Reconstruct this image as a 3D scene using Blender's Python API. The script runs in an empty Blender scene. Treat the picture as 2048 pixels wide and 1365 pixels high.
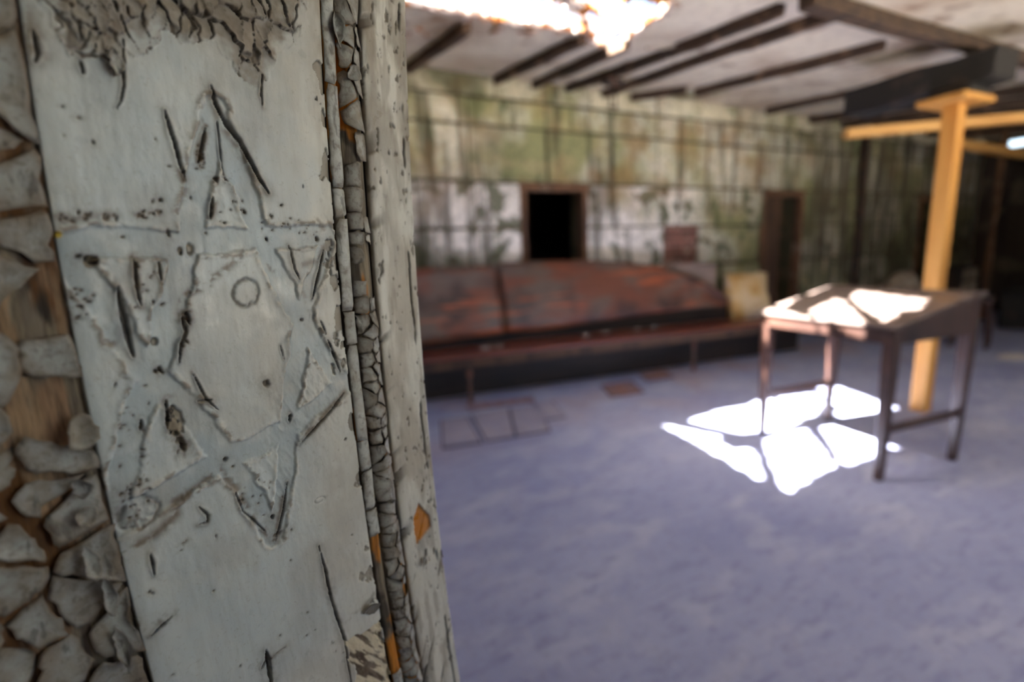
import bpy, bmesh, math, random
import numpy as np
from mathutils import Vector, Matrix

# ------------------------------------------------------------------ camera
FPX = 960.0; EYE = 1.30
TH = math.atan(FPX / 5435); RO = math.atan(213 / 5435); YAW = math.radians(24.6)
fw = np.array([math.sin(YAW) * math.cos(TH), math.cos(YAW) * math.cos(TH), -math.sin(TH)])
r0 = np.array([math.cos(YAW), -math.sin(YAW), 0.0]); u0 = np.cross(r0, fw)
RX = math.cos(RO) * r0 - math.sin(RO) * u0
UP = math.sin(RO) * r0 + math.cos(RO) * u0
CAM = np.array([0.0, 0.0, EYE])
S = bpy.context.scene; COL = S.collection
cd = bpy.data.cameras.new('camera'); cam = bpy.data.objects.new('camera', cd); COL.objects.link(cam)
cam.matrix_world = Matrix(((RX[0], UP[0], -fw[0], 0), (RX[1], UP[1], -fw[1], 0), (RX[2], UP[2], -fw[2], EYE), (0, 0, 0, 1)))
cd.sensor_width = 36; cd.lens = FPX / 2048 * 36; cd.clip_start = 0.02; cd.clip_end = 200
cd.dof.use_dof = True; cd.dof.focus_distance = 0.305; cd.dof.aperture_fstop = 2.9
S.camera = cam
# ------------------------------------------------------------------ sky, sun, exposure
SUN_D = np.array([0.75, -0.15, -1.0]); SUN_D /= np.linalg.norm(SUN_D)
w = bpy.data.worlds.new('sky'); S.world = w; w.use_nodes = True
nt = w.node_tree; bg = nt.nodes['Background']
sky = nt.nodes.new('ShaderNodeTexSky'); sky.sky_type = 'NISHITA'; sky.sun_disc = False
sky.sun_elevation = math.asin(-SUN_D[2]); sky.sun_rotation = math.atan2(-SUN_D[0], -SUN_D[1])
sky.air_density = 1.0; sky.dust_density = 4.0; sky.ozone_density = 1.0
nt.links.new(sky.outputs[0], bg.inputs[0]); bg.inputs[1].default_value = 0.28
sl = bpy.data.lights.new('sun', 'SUN'); sl.energy = 44.0; sl.angle = math.radians(0.6); sl.color = (1.0, 0.96, 0.90)
so = bpy.data.objects.new('sun', sl); COL.objects.link(so); so.location = (-4, 2, 8)
so.rotation_euler = Vector(SUN_D).to_track_quat('-Z', 'Y').to_euler()
S.view_settings.view_transform = 'Standard'; S.view_settings.look = 'None'
S.view_settings.gamma = 1; S.view_settings.use_curve_mapping = False
S.view_settings.exposure = 1.65
S.cycles.max_bounces = 10; S.cycles.diffuse_bounces = 7; S.cycles.sample_clamp_indirect = 6.0

random.seed(4); rng = np.random.default_rng(7)
WY = 4.55                       # back wall
KC = 0.125                      # slope of the ceiling
def zc(Y): return 3.0 - KC * (WY - Y)
def ray(x, y): return (x - 1024) / FPX * RX - (y - 682.5) / FPX * UP + fw
def atz(x, y, z): d = ray(x, y); return CAM + d * ((z - EYE) / d[2])
def aty(x, y, Y): d = ray(x, y); return CAM + d * (Y / d[1])
def onceil(x, y):
    d = ray(x, y); return CAM + d * ((3 - KC * WY - EYE) / (d[2] - KC * d[1]))

# ------------------------------------------------------------------ helpers
def srgb(r, g, b):
    f = lambda c: (c / 255 / 12.92) if c <= 10 else ((c / 255 + 0.055) / 1.055) ** 2.4
    return (f(r), f(g), f(b), 1)
def link(o, parent=None, label=None, cat=None, group=None, kind=None):
    COL.objects.link(o)
    if parent is not None: o.parent = parent
    if label: o['label'] = label
    if cat: o['category'] = cat
    if group: o['group'] = group
    if kind: o['kind'] = kind
    return o
def thing(name, loc, label, cat, rz=0, group=None):
    o = bpy.data.objects.new(name, None); o.location = loc; o.rotation_euler = (0, 0, rz); o.empty_display_size = 0.1
    return link(o, None, label, cat, group)
def bm_obj(name, bm, mat, parent=None, smooth=False, **k):
    me = bpy.data.meshes.new(name)
    bmesh.ops.recalc_face_normals(bm, faces=bm.faces); bm.to_mesh(me); bm.free()
    if mat: me.materials.append(mat)
    if smooth: me.shade_smooth()
    return link(bpy.data.objects.new(name, me), parent, **k)
def add_box(bm, lo, hi, bev=0.0, M=None, jit=0.0):
    c = [(a + b) / 2 for a, b in zip(lo, hi)]; s = [abs(b - a) for a, b in zip(lo, hi)]
    b2 = bmesh.new(); bmesh.ops.create_cube(b2, size=1)
    for v in b2.verts: v.co = Vector((v.co[i] * s[i] + c[i] + random.uniform(-jit, jit) for i in range(3)))
    if bev: bmesh.ops.bevel(b2, geom=b2.edges[:], offset=bev, segments=1, affect='EDGES')
    if M is not None: bmesh.ops.transform(b2, matrix=M, verts=b2.verts)
    me = bpy.data.meshes.new('t'); b2.to_mesh(me); b2.free(); bm.from_mesh(me); bpy.data.meshes.remove(me)
def box(name, lo, hi, mat, parent=None, bev=0.0, jit=0.0, M=None, **k):
    bm = bmesh.new(); add_box(bm, lo, hi, bev, M, jit); return bm_obj(name, bm, mat, parent, **k)
def beam_obj(name, a, b, wd, ht, mat, parent=None, bev=0.006, jit=0.0, nseg=1, wob=0.0, **k):
    """squared timber between a and b (centre line), width wd, height ht"""
    a = Vector(a); b = Vector(b); d = (b - a); L = d.length; d.normalize()
    sd = d.cross(Vector((0, 0, 1)))
    if sd.length < 1e-4: sd = Vector((1, 0, 0))
    sd.normalize(); up = sd.cross(d)
    bm = bmesh.new(); rings = []
    for i in range(nseg + 1):
        p = a + d * (L * i / nseg)
        off = sd * random.uniform(-wob, wob) + up * random.uniform(-wob, wob)
        rings.append([bm.verts.new(p + off + sd * (sx * wd / 2) + up * (sz * ht / 2) + Vector((random.uniform(-jit, jit),) * 3)) for sx, sz in ((-1, -1), (1, -1), (1, 1), (-1, 1))])
    for i in range(nseg):
        for j in range(4): bm.faces.new((rings[i][j], rings[i][(j + 1) % 4], rings[i + 1][(j + 1) % 4], rings[i + 1][j]))
    bm.faces.new(rings[0][::-1]); bm.faces.new(rings[-1])
    if bev: bmesh.ops.bevel(bm, geom=bm.edges[:], offset=bev, segments=1, affect='EDGES')
    return bm_obj(name, bm, mat, parent, **k)
def prism(name, pts, z0, z1, mat, parent=None, bev=0.0, **k):
    bm = bmesh.new()
    lo = [bm.verts.new((p[0], p[1], z0)) for p in pts]; hi = [bm.verts.new((p[0], p[1], z1)) for p in pts]
    bm.faces.new(lo[::-1]); top = bm.faces.new(hi); n = len(pts)
    for i in range(n): bm.faces.new((lo[i], lo[(i + 1) % n], hi[(i + 1) % n], hi[i]))
    if bev: bmesh.ops.bevel(bm, geom=list(top.edges), offset=bev, segments=2, affect='EDGES')
    return bm_obj(name, bm, mat, parent, **k)
def lathe(bm, prof, c, seg=12):
    rings = [[bm.verts.new((c[0] + r * math.cos(2 * math.pi * i / seg), c[1] + r * math.sin(2 * math.pi * i / seg), z)) for i in range(seg)] for r, z in prof]
    for a, b in zip(rings, rings[1:]):
        for i in range(seg): bm.faces.new((a[i], a[(i + 1) % seg], b[(i + 1) % seg], b[i]))
    bm.faces.new(rings[0][::-1]); bm.faces.new(rings[-1])

# node material: stack of noise layers over a base colour
def material(name, base, layers=(), rough=0.8, bump=(), objrand=0.0, spec=0.5, coord='pos', attr=None, roughvar=None, metal=0.0):
    m = bpy.data.materials.new(name); m.use_nodes = True; T = m.node_tree; N = T.nodes; L = T.links
    B = N['Principled BSDF']; B.inputs['Roughness'].default_value = rough; B.inputs['Specular IOR Level'].default_value = spec
    B.inputs['Metallic'].default_value = metal
    if coord == 'pos': co = N.new('ShaderNodeNewGeometry').outputs['Position']
    else: co = N.new('ShaderNodeTexCoord').outputs['Object']
    def noise(scale, sxyz=(1, 1, 1), det=4, dist=0.0, off=(0, 0, 0)):
        mp = N.new('ShaderNodeMapping'); mp.inputs['Scale'].default_value = sxyz; mp.inputs['Location'].default_value = off
        L.new(co, mp.inputs['Vector'])
        t = N.new('ShaderNodeTexNoise'); t.inputs['Scale'].default_value = scale; t.inputs['Detail'].default_value = det
        t.inputs['Distortion'].default_value = dist; L.new(mp.outputs[0], t.inputs['Vector']); return t.outputs['Fac']
    if attr:
        a = N.new('ShaderNodeAttribute'); a.attribute_name = attr; cur = a.outputs['Color']
    else:
        rgb = N.new('ShaderNodeRGB'); rgb.outputs[0].default_value = base; cur = rgb.outputs[0]
    for i, l in enumerate(layers):
        f = noise(l['s'], l.get('sc', (1, 1, 1)), l.get('det', 4), l.get('dist', 0), l.get('off', (i * 3.7, i * 1.3, i * 2.1)))
        mr = N.new('ShaderNodeMapRange'); mr.inputs['From Min'].default_value = l['lo']; mr.inputs['From Max'].default_value = l['hi']
        mr.inputs['To Max'].default_value = l.get('amt', 1.0); L.new(f, mr.inputs['Value']); fac = mr.outputs[0]
        if 'zone' in l:        # (axis, from, to): the layer fades in along a world axis
            ax, a0, a1 = l['zone']; sp = N.new('ShaderNodeSeparateXYZ'); L.new(co, sp.inputs[0])
            z = N.new('ShaderNodeMapRange'); z.inputs['From Min'].default_value = a0; z.inputs['From Max'].default_value = a1
            L.new(sp.outputs[ax], z.inputs['Value']); mu = N.new('ShaderNodeMath'); mu.operation = 'MULTIPLY'
            L.new(fac, mu.inputs[0]); L.new(z.outputs[0], mu.inputs[1]); fac = mu.outputs[0]
        if 'zone2' in l:
            ax, a0, a1 = l['zone2']; sp = N.new('ShaderNodeSeparateXYZ'); L.new(co, sp.inputs[0])
            z = N.new('ShaderNodeMapRange'); z.inputs['From Min'].default_value = a0; z.inputs['From Max'].default_value = a1
            L.new(sp.outputs[ax], z.inputs['Value']); mu = N.new('ShaderNodeMath'); mu.operation = 'MULTIPLY'
            L.new(fac, mu.inputs[0]); L.new(z.outputs[0], mu.inputs[1]); fac = mu.outputs[0]
        mx = N.new('ShaderNodeMix'); mx.data_type = 'RGBA'; mx.blend_type = l.get('mode', 'MIX')
        L.new(fac, mx.inputs['Factor']); L.new(cur, mx.inputs['A']); mx.inputs['B'].default_value = l['c']; cur = mx.outputs['Result']
    if objrand:
        oi = N.new('ShaderNodeObjectInfo'); mr = N.new('ShaderNodeMapRange')
        mr.inputs['To Min'].default_value = 1 - objrand; mr.inputs['To Max'].default_value = 1 + objrand; L.new(oi.outputs['Random'], mr.inputs['Value'])
        vm = N.new('ShaderNodeVectorMath'); vm.operation = 'SCALE'; L.new(cur, vm.inputs[0]); L.new(mr.outputs[0], vm.inputs['Scale']); cur = vm.outputs[0]
    L.new(cur, B.inputs['Base Color'])
    if roughvar:
        f = noise(roughvar[0]); mr = N.new('ShaderNodeMapRange'); mr.inputs['From Min'].default_value = .3; mr.inputs['From Max'].default_value = .7
        mr.inputs['To Min'].default_value = roughvar[1]; mr.inputs['To Max'].default_value = roughvar[2]; L.new(f, mr.inputs['Value']); L.new(mr.outputs[0], B.inputs['Roughness'])
    nrm = None
    for (s, sc, strength, dist) in bump:
        b = N.new('ShaderNodeBump'); b.inputs['Strength'].default_value = strength; b.inputs['Distance'].default_value = dist
        L.new(noise(s, sc, 5), b.inputs['Height'])
        if nrm is not None: L.new(nrm, b.inputs['Normal'])
        nrm = b.outputs[0]
    if nrm is not None: L.new(nrm, B.inputs['Normal'])
    return m

M = {}
M['floor'] = material('floor_concrete', srgb(158, 164, 194), [
    dict(s=1.1, lo=.35, hi=.7, c=srgb(134, 140, 178), amt=.9), dict(s=2.7, sc=(1, 2.2, 1), lo=.5, hi=.75, c=srgb(182, 186, 204), amt=.7, dist=.6),
    dict(s=9, sc=(1, 3, 1), lo=.52, hi=.75, c=srgb(112, 114, 158), amt=.6, dist=.4), dict(s=16, sc=(3.5, .8, 1), lo=.6, hi=.75, c=srgb(186, 186, 204), amt=.45),
    dict(s=1.4, lo=.52, hi=.68, c=srgb(168, 138, 126), amt=.55, zone=(1, 2.6, 3.6)), dict(s=45, lo=.55, hi=.8, c=srgb(95, 92, 110), amt=.3)],
    rough=.75, roughvar=(3, .55, .85), bump=((7, (1, 1, 1), .25, .01), (60, (1, 1, 1), .2, .003)))
M['slab'] = material('floor_slab', srgb(158, 154, 172), [dict(s=3, lo=.4, hi=.7, c=srgb(138, 136, 160), amt=.8), dict(s=12, lo=.5, hi=.7, c=srgb(172, 156, 148), amt=.5)], rough=.8, objrand=.06, bump=((30, (1, 1, 1), .2, .004),))
M['joint'] = material('dark_joint', srgb(58, 55, 68), rough=.95)
M['redtile'] = material('red_tile', srgb(140, 104, 98), [dict(s=9, lo=.45, hi=.65, c=srgb(120, 110, 124), amt=.8)], rough=.85, objrand=.1)
wl = [dict(s=1.4, lo=.42, hi=.58, c=srgb(128, 130, 74), amt=.85),
      dict(s=5, lo=.5, hi=.64, c=srgb(176, 162, 120), amt=.6),
      dict(s=2.4, sc=(1.5, 1, .5), lo=.56, hi=.66, c=srgb(76, 88, 50), amt=.85, off=(5, 0, 1)),
      dict(s=1.6, lo=.3, hi=.5, c=srgb(240, 233, 224), amt=1.0, zone=(2, 2.06, 2.0), zone2=(0, 4.9, 4.2), off=(2, 8, 4)),
      dict(s=4.2, lo=.53, hi=.6, c=srgb(82, 86, 58), amt=.9, zone=(2, 2.1, 2.0), off=(3.3, 1, 0), dist=.5),
      dict(s=3.0, sc=(2.6, 1, .22), lo=.55, hi=.65, c=srgb(52, 48, 32), amt=.75, dist=.3, off=(1.3, 0, 0)),
      dict(s=2.2, lo=.5, hi=.68, c=srgb(150, 108, 60), amt=.55, zone=(2, 1.6, 2.1), off=(9, 2, 2)),
      dict(s=5, sc=(2.2, 1, .16), lo=.34, hi=.56, c=srgb(84, 75, 58), amt=.9, zone=(0, 5.2, 6.8), off=(6, 0, 0)),  # brown streaks, strengthened so the far right end imitates light falling off
      dict(s=3, lo=.42, hi=.6, c=srgb(206, 196, 168), amt=.9, zone=(2, 2.78, 2.83), off=(1, 7, 0)),
      dict(s=1.3, lo=.5, hi=.62, c=srgb(66, 66, 40), amt=.75, zone=(0, 2.4, 1.6), off=(0, 3, 5)),
      dict(s=22, lo=.45, hi=.7, c=srgb(84, 80, 60), amt=.5)]
M['wall'] = material('mossy_plaster', srgb(204, 198, 178), wl, rough=.9, objrand=.10, bump=((6, (1, 1, 1), .5, .02), (30, (1, 1, 1), .4, .008)))
M['wallbase'] = material('wall_joint', srgb(70, 66, 44), [dict(s=5, lo=.45, hi=.6, c=srgb(92, 80, 56))], rough=.95)
M['plain'] = material('plain_plaster', srgb(186, 180, 166), [dict(s=2, lo=.45, hi=.65, c=srgb(150, 142, 120), amt=.7)], rough=.9, bump=((12, (1, 1, 1), .3, .01),))
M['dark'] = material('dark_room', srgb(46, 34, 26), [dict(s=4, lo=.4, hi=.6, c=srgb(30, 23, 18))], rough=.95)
M['darkwall'] = material('dark_boards', srgb(62, 50, 40), [dict(s=3, sc=(1, 1, .2), lo=.45, hi=.6, c=srgb(40, 32, 26)), dict(s=2.2, lo=.58, hi=.66, c=srgb(96, 86, 70), amt=.6)], rough=.9, objrand=.25, bump=((8, (2, 2, .3), .3, .01),))
M['ceil'] = material('ceiling_plaster', srgb(220, 208, 186), [dict(s=1.6, lo=.48, hi=.68, c=srgb(176, 152, 126), amt=.8),
    dict(s=1.1, lo=.55, hi=.65, c=srgb(126, 130, 84), amt=.8, zone=(1, 3.4, 4.4)), dict(s=4, lo=.6, hi=.66, c=srgb(120, 84, 56), amt=.6), dict(s=14, lo=.5, hi=.7, c=srgb(160, 146, 128), amt=.4)],
    rough=.9, bump=((5, (1, 1, 1), .4, .02),))
M['rust'] = material('rotten_edge', srgb(184, 116, 48), [dict(s=9, lo=.45, hi=.55, c=srgb(222, 206, 192)), dict(s=20, lo=.55, hi=.62, c=srgb(96, 58, 28))], rough=.9, bump=((30, (1, 1, 1), .6, .02),))
M['joist'] = material('joist_wood', srgb(76, 56, 40), [dict(s=3, sc=(6, 1, 6), lo=.4, hi=.65, c=srgb(44, 32, 24), amt=.9), dict(s=6, lo=.6, hi=.68, c=srgb(150, 120, 92), amt=.5)], rough=.85, objrand=.2, bump=((10, (4, 1, 4), .5, .01),))
M['blackbeam'] = material('black_beam', srgb(27, 23, 20), [dict(s=5, lo=.58, hi=.68, c=srgb(66, 52, 40), amt=.6)], rough=.85, bump=((12, (1, 1, 1), .4, .01),))
M['yellow'] = material('yellow_timber', srgb(194, 140, 68), [dict(s=5, sc=(3, 3, .3), lo=.45, hi=.65, c=srgb(184, 122, 50), amt=.8), dict(s=18, sc=(4, 4, .2), lo=.55, hi=.7, c=srgb(150, 96, 38), amt=.5)], rough=.6, objrand=.06)
M['yellowh'] = material('yellow_timber_beam', srgb(206, 156, 88), [dict(s=4, sc=(.4, 1, 4), lo=.45, hi=.65, c=srgb(180, 124, 60), amt=.8)], rough=.6, objrand=.1)
M['benchwood'] = material('red_brown_wood', srgb(112, 62, 42), [
    dict(s=1.6, sc=(1, 1, 2.4), lo=.44, hi=.56, c=srgb(98, 82, 70), amt=.95, dist=.5), dict(s=2.4, lo=.52, hi=.64, c=srgb(58, 38, 32), amt=.85),
    dict(s=3, sc=(.5, 1, 5), lo=.58, hi=.68, c=srgb(176, 88, 44), amt=.7), dict(s=10, sc=(.3, 1, 4), lo=.5, hi=.7, c=srgb(70, 44, 34), amt=.5)], rough=.45, roughvar=(5, .32, .6), objrand=.12, bump=((14, (.3, 1, 4), .25, .005),))
M['benchseat'] = material('bench_seat_wood', srgb(112, 56, 42), [dict(s=2.2, sc=(.5, 3, 1), lo=.45, hi=.65, c=srgb(84, 50, 42), amt=.8), dict(s=5, sc=(.4, 4, 1), lo=.58, hi=.7, c=srgb(150, 92, 74), amt=.6)], rough=.32, bump=((14, (.3, 3, 1), .2, .004),))
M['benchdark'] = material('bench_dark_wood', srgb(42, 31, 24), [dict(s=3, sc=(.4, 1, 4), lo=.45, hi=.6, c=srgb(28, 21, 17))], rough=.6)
M['greyboard'] = material('grey_board', srgb(150, 130, 116), [dict(s=4, sc=(.4, 1, 4), lo=.45, hi=.65, c=srgb(86, 70, 60))], rough=.8)
M['desk'] = material('dark_desk_wood', srgb(66, 46, 40), [dict(s=3, sc=(3, .5, 1), lo=.42, hi=.65, c=srgb(44, 31, 28), amt=.9), dict(s=16, sc=(4, .4, 1), lo=.5, hi=.7, c=srgb(84, 58, 46), amt=.5)], rough=.4, coord='obj', bump=((20, (4, .4, 1), .2, .003),))
M['desktop'] = material('desk_lid_wood', srgb(112, 100, 96), [dict(s=2.4, sc=(3, .5, 1), lo=.42, hi=.65, c=srgb(84, 72, 68), amt=.9), dict(s=16, sc=(4, .4, 1), lo=.5, hi=.7, c=srgb(126, 104, 90), amt=.5)], rough=.24, coord='obj', bump=((20, (4, .4, 1), .15, .003),))
M['doorwood'] = material('door_frame_wood', srgb(112, 78, 52), [dict(s=4, sc=(3, 3, .4), lo=.45, hi=.62, c=srgb(74, 52, 36)), dict(s=7, lo=.58, hi=.66, c=srgb(150, 128, 104), amt=.7)], rough=.85, objrand=.15)
M['doorleaf'] = material('brown_door', srgb(84, 60, 42), [dict(s=3, sc=(3, 3, .3), lo=.45, hi=.62, c=srgb(58, 42, 32))], rough=.75)
M['brick'] = material('old_brick', srgb(140, 96, 84), [dict(s=8, lo=.45, hi=.62, c=srgb(116, 82, 74)), dict(s=14, lo=.58, hi=.66, c=srgb(180, 160, 148), amt=.6)], rough=.9, objrand=.15, bump=((40, (1, 1, 1), .4, .005),))
M['block'] = material('yellowed_board', srgb(214, 186, 138), [dict(s=3.5, lo=.45, hi=.6, c=srgb(190, 146, 74), amt=.9), dict(s=2.2, lo=.52, hi=.62, c=srgb(232, 220, 200), amt=.9, off=(4, 1, 7))], rough=.85, bump=((20, (1, 1, 1), .3, .006),))
M['stone'] = material('pale_stone', srgb(176, 160, 140), [dict(s=6, lo=.45, hi=.6, c=srgb(140, 124, 104))], rough=.9, bump=((14, (1, 1, 1), .5, .02),))
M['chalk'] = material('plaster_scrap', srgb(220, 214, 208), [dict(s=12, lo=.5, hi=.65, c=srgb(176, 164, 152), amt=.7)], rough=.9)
M['ground'] = material('dry_ground', srgb(186, 182, 174), [dict(s=.6, lo=.4, hi=.65, c=srgb(160, 158, 146), amt=.8)], rough=.95)
M['iron'] = material('rusty_iron', srgb(44, 36, 32), [dict(s=20, lo=.5, hi=.6, c=srgb(84, 52, 34))], rough=.7)

# ------------------------------------------------------------------ structure
XL, XR, YF = -1.2, 11.4, -1.3
flo = box('floor', (XL - .2, YF - .2, -.15), (XR + .2, WY + 2.2, 0), M['floor'], kind='structure')
def onfloor(l): return [tuple(atz(x, y, 0)[:2]) for x, y in l]
def inset(p, k): c = np.mean(p, axis=0); return [tuple(c + (np.array(q) - c) * k) for q in p]
slabs = [[(940, 832), (1018, 818), (1032, 876), (972, 886)], [(1018, 818), (1078, 812), (1102, 864), (1032, 876)],
         [(1064, 806), (1104, 801), (1133, 836), (1084, 843)], [(880, 842), (936, 834), (966, 888), (884, 900)],
         [(1200, 772), (1262, 762), (1290, 786), (1222, 796)], [(1276, 748), (1330, 741), (1350, 756), (1296, 764)]]
for i, q in enumerate(slabs):
    f = onfloor(q); prism('joint', inset(f, 1.0), .0005, .0025, M['joint'], flo)
    prism('slab', inset(f, .92 if i < 3 else .9), .001, .010, M['slab'] if i < 4 else M['redtile'], flo, bev=.004)
rx = np.linspace(935, 1070, 6)
for a, b in zip(rx, rx[1:]):
    prism('tile', inset(onfloor([(a, 822 - (a - 935) * .13), (b, 822 - (b - 935) * .13), (b - 3, 812 - (b - 935) * .13), (a - 3, 812 - (a - 935) * .13)]), .94), .001, .008, M['redtile'], flo, bev=.002)

# back wall with its door openings
DOORS = [(2.24, 3.02, 2.01), (5.80, 6.58, 2.01), (9.50, 10.2, 1.99)]
wb = None; bm = bmesh.new(); xs = [XL] + [v for d in DOORS for v in d[:2]] + [XR]
for i in range(0, len(xs), 2): add_box(bm, (xs[i], WY, 0), (xs[i + 1], WY + .3, 3.25))
for a, b, h in DOORS: add_box(bm, (a, WY, h), (b, WY + .3, 3.25))
wb = bm_obj('wall_back', bm, M['wallbase'], kind='structure')
courses = [(0.0, .54), (.54, 1.10), (1.10, 1.58), (1.58, 2.03), (2.03, 2.55), (2.55, 2.80), (2.80, 3.02)]
joints = {0: [-1.2, .2, 1.4, 2.24, 3.02, 4.1, 5.0, 5.8, 6.58, 7.4, 8.3, 9.5, 10.2, 11.4], 1: [-1.2, -.3, .7, 1.6, 2.24, 3.02, 3.8, 4.7, 5.8, 6.58, 7.82, 8.6, 9.5, 10.2, 11.4],
          2: [-1.2, 0, 1.16, 1.74, 2.24, 3.02, 3.56, 4.12, 4.66, 5.74, 5.8, 6.58, 7.2, 7.82, 8.6, 9.5, 10.2, 11.4], 3: [-1.2, .1, 1.16, 1.74, 2.24, 3.02, 4.12, 4.66, 5.8, 6.58, 7.82, 8.7, 9.5, 10.2, 11.4],
          4: [-1.2, .4, 1.0, 1.70, 2.55, 3.35, 4.0, 5.05, 5.75, 6.55, 7.1, 7.82, 8.8, 9.9, 11.4], 5: [-1.2, .6, 1.70, 2.20, 2.85, 4.0, 5.0, 6.0, 7.0, 7.82, 9.2, 11.4], 6: [-1.2, .8, 2.0, 3.1, 4.0, 5.2, 6.5, 7.82, 9.4, 11.4]}
for ci, (z0, z1) in enumerate(courses):
    J = joints[ci]
    for a, b in zip(J, J[1:]):
        if ci < 4 and any(abs(a - d[0]) < .02 and abs(b - d[1]) < .02 for d in DOORS): continue
        if b - a < .1: continue
        if ci == 2 and abs(a - 4.12) < .01: z0b = 1.60; continue
        g = .009; gz = random.uniform(.011, .017); th = random.uniform(.012, .030)
        zlo = z0 + gz; zhi = z1 - gz
        box('panel', (a + g, WY - th, zlo), (b - g, WY + .01, zhi), M['wall'], wb, bev=.006, jit=.003)
# exposed brickwork between the doors
for r in range(7):
    z = 1.115 + r * .068; o = (r % 2) * .09
    for c in range(-1, 4):
        a = max(4.13, 4.13 + c * .185 + o); b = min(4.65, 4.13 + (c + 1) * .185 + o - .012)
        if b - a > .03: box('brick', (a, WY - random.uniform(.010, .024), z), (b, WY + .01, z + .057), M['brick'], wb, bev=.004, jit=.002)
# door frames, leaves and the dark rooms behind
for i, (a, b, h) in enumerate(DOORS):
    d = thing('door_%d' % (i + 1), ((a + b) / 2, WY, 0), None, None); d['kind'] = 'structure'
    cx = (a + b) / 2
    fwid = (.05, .04, .03)[i]
    for s in (0, 1):
        x = a if s == 0 else b
        box('jamb', ((x - cx) - (.012 if s == 0 else fwid), -.045, 0), ((x - cx) + (fwid if s == 0 else .012), .07, h), M['doorwood'], d, bev=.005)
    box('lintel', (a - cx - .02, -.05, h - .055), (b - cx + .02, .08, h + .015), M['doorwood'], d, bev=.005)
    if i == 1:
        lf = box('door_leaf', (a - cx + .045, .06, .01), (a - cx + .47, .10, h - .065), M['doorleaf'], d, bev=.004)
        for z in (.25, 1.1): box('leaf_panel', (a - cx + .10, .045, z), (a - cx + .40, .06, z + .65), M['doorleaf'], d, bev=.008)
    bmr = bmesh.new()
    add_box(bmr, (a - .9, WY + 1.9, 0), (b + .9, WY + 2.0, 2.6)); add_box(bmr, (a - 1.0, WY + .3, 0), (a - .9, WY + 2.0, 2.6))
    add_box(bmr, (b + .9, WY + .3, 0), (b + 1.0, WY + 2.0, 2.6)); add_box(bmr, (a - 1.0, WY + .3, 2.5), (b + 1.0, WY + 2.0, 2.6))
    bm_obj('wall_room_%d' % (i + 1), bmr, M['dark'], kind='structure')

# remaining walls
wlft = box('wall_left', (XL - .2, YF - .2, 0), (XL, WY + .3, 3.3), M['plain'], kind='structure')
bm = bmesh.new(); add_box(bm, (XR, YF - .2, 0), (XR + .2, WY + .3, 2.80)); add_box(bm, (XR, YF - .2, 2.80), (XR + .2, 3.86, 3.3)); add_box(bm, (XR, 4.3, 2.80), (XR + .2, WY + .3, 3.3)); add_box(bm, (XR, 3.86, 2.93), (XR + .2, 4.3, 3.3))
wr = bm_obj('wall_right', bm, M['darkwall'], kind='structure')
for i in range(12):
    y0 = 1.5 + i * .253
    box('board', (XR - .022, y0 + .006, 0.02), (XR, y0 + .247, 2.78), M['darkwall'], wr, bev=.004)
bm = bmesh.new()       # unseen front wall behind the photographer; window openings added and sized as fill light
FILL_WIN = [(1.5, 4.1), (4.8, 6.4)]
xs = [XL] + [v for q in FILL_WIN for v in q] + [XR]
for i in range(0, len(xs), 2): add_box(bm, (xs[i], YF - .2, 0), (xs[i + 1], YF, 2.4))
for a, b in FILL_WIN: add_box(bm, (a, YF - .2, 0), (b, YF, .9)); add_box(bm, (a, YF - .2, 2.2), (b, YF, 2.4))
bm_obj('wall_front', bm, M['plain'], kind='structure')
box('ground', (-14, -30, -.4), (26, YF - .25, -.2), M['ground'], kind='structure')  # unseen outdoor surface added to bounce sunlight in through the front openings

# ceiling: sloping plaster with the hole that lets the sun in
DESK = dict(x0=2.83, x1=3.56, y0=1.34, y1=2.21, zf=.87, zb=1.02)
def ondesk(x, y):
    d = ray(x, y); k = (DESK['zb'] - DESK['zf']) / (DESK['x1'] - DESK['x0'])
    s = (DESK['zf'] - k * DESK['x0'] - EYE) / (d[2] - k * d[0]); return CAM + d * s
def toceil(p):
    p = np.array(p); s = (3 - KC * (WY - p[1]) - p[2]) / (-SUN_D[2] + KC * SUN_D[1] * 1.0)
    q = p - SUN_D * s
    for _ in range(3): q = p - SUN_D * ((zc(q[1]) - p[2]) / -SUN_D[2])
    return q[:2]
fl = [[(1318, 848), (1440, 872), (1442, 888), (1470, 902), (1492, 895), (1510, 903), (1527, 955), (1515, 961), (1490, 943), (1400, 892)],
      [(1370, 842), (1450, 818), (1490, 813), (1510, 803), (1545, 798), (1630, 785), (1650, 808), (1630, 833), (1610, 835), (1590, 852), (1540, 864), (1480, 867)],
      [(1523, 880), (1612, 856), (1672, 934), (1615, 962), (1613, 970), (1578, 987), (1560, 977)],
      [(1635, 850), (1665, 848), (1680, 841), (1773, 880), (1767, 907), (1690, 932), (1680, 926)],
      [(1622, 768), (1645, 762), (1775, 810), (1750, 826), (1690, 808), (1665, 812)],
      [(1778, 880), (1802, 880), (1802, 898), (1778, 898)]]
dk = [[(1523, 603), (1543, 585), (1605, 578), (1600, 592), (1567, 616)], [(1590, 575), (1622, 563), (1658, 571), (1620, 588)],
      [(1610, 622), (1668, 596), (1690, 600), (1740, 648), (1700, 653)], [(1694, 594), (1710, 580), (1858, 600), (1847, 622), (1802, 622), (1800, 632), (1768, 648)]]
OPEN = [np.array([toceil((*atz(x, y, 0)[:2], 0)) for x, y in p]) for p in fl] + [np.array([toceil(ondesk(x, y)) for x, y in p]) for p in dk]
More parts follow.
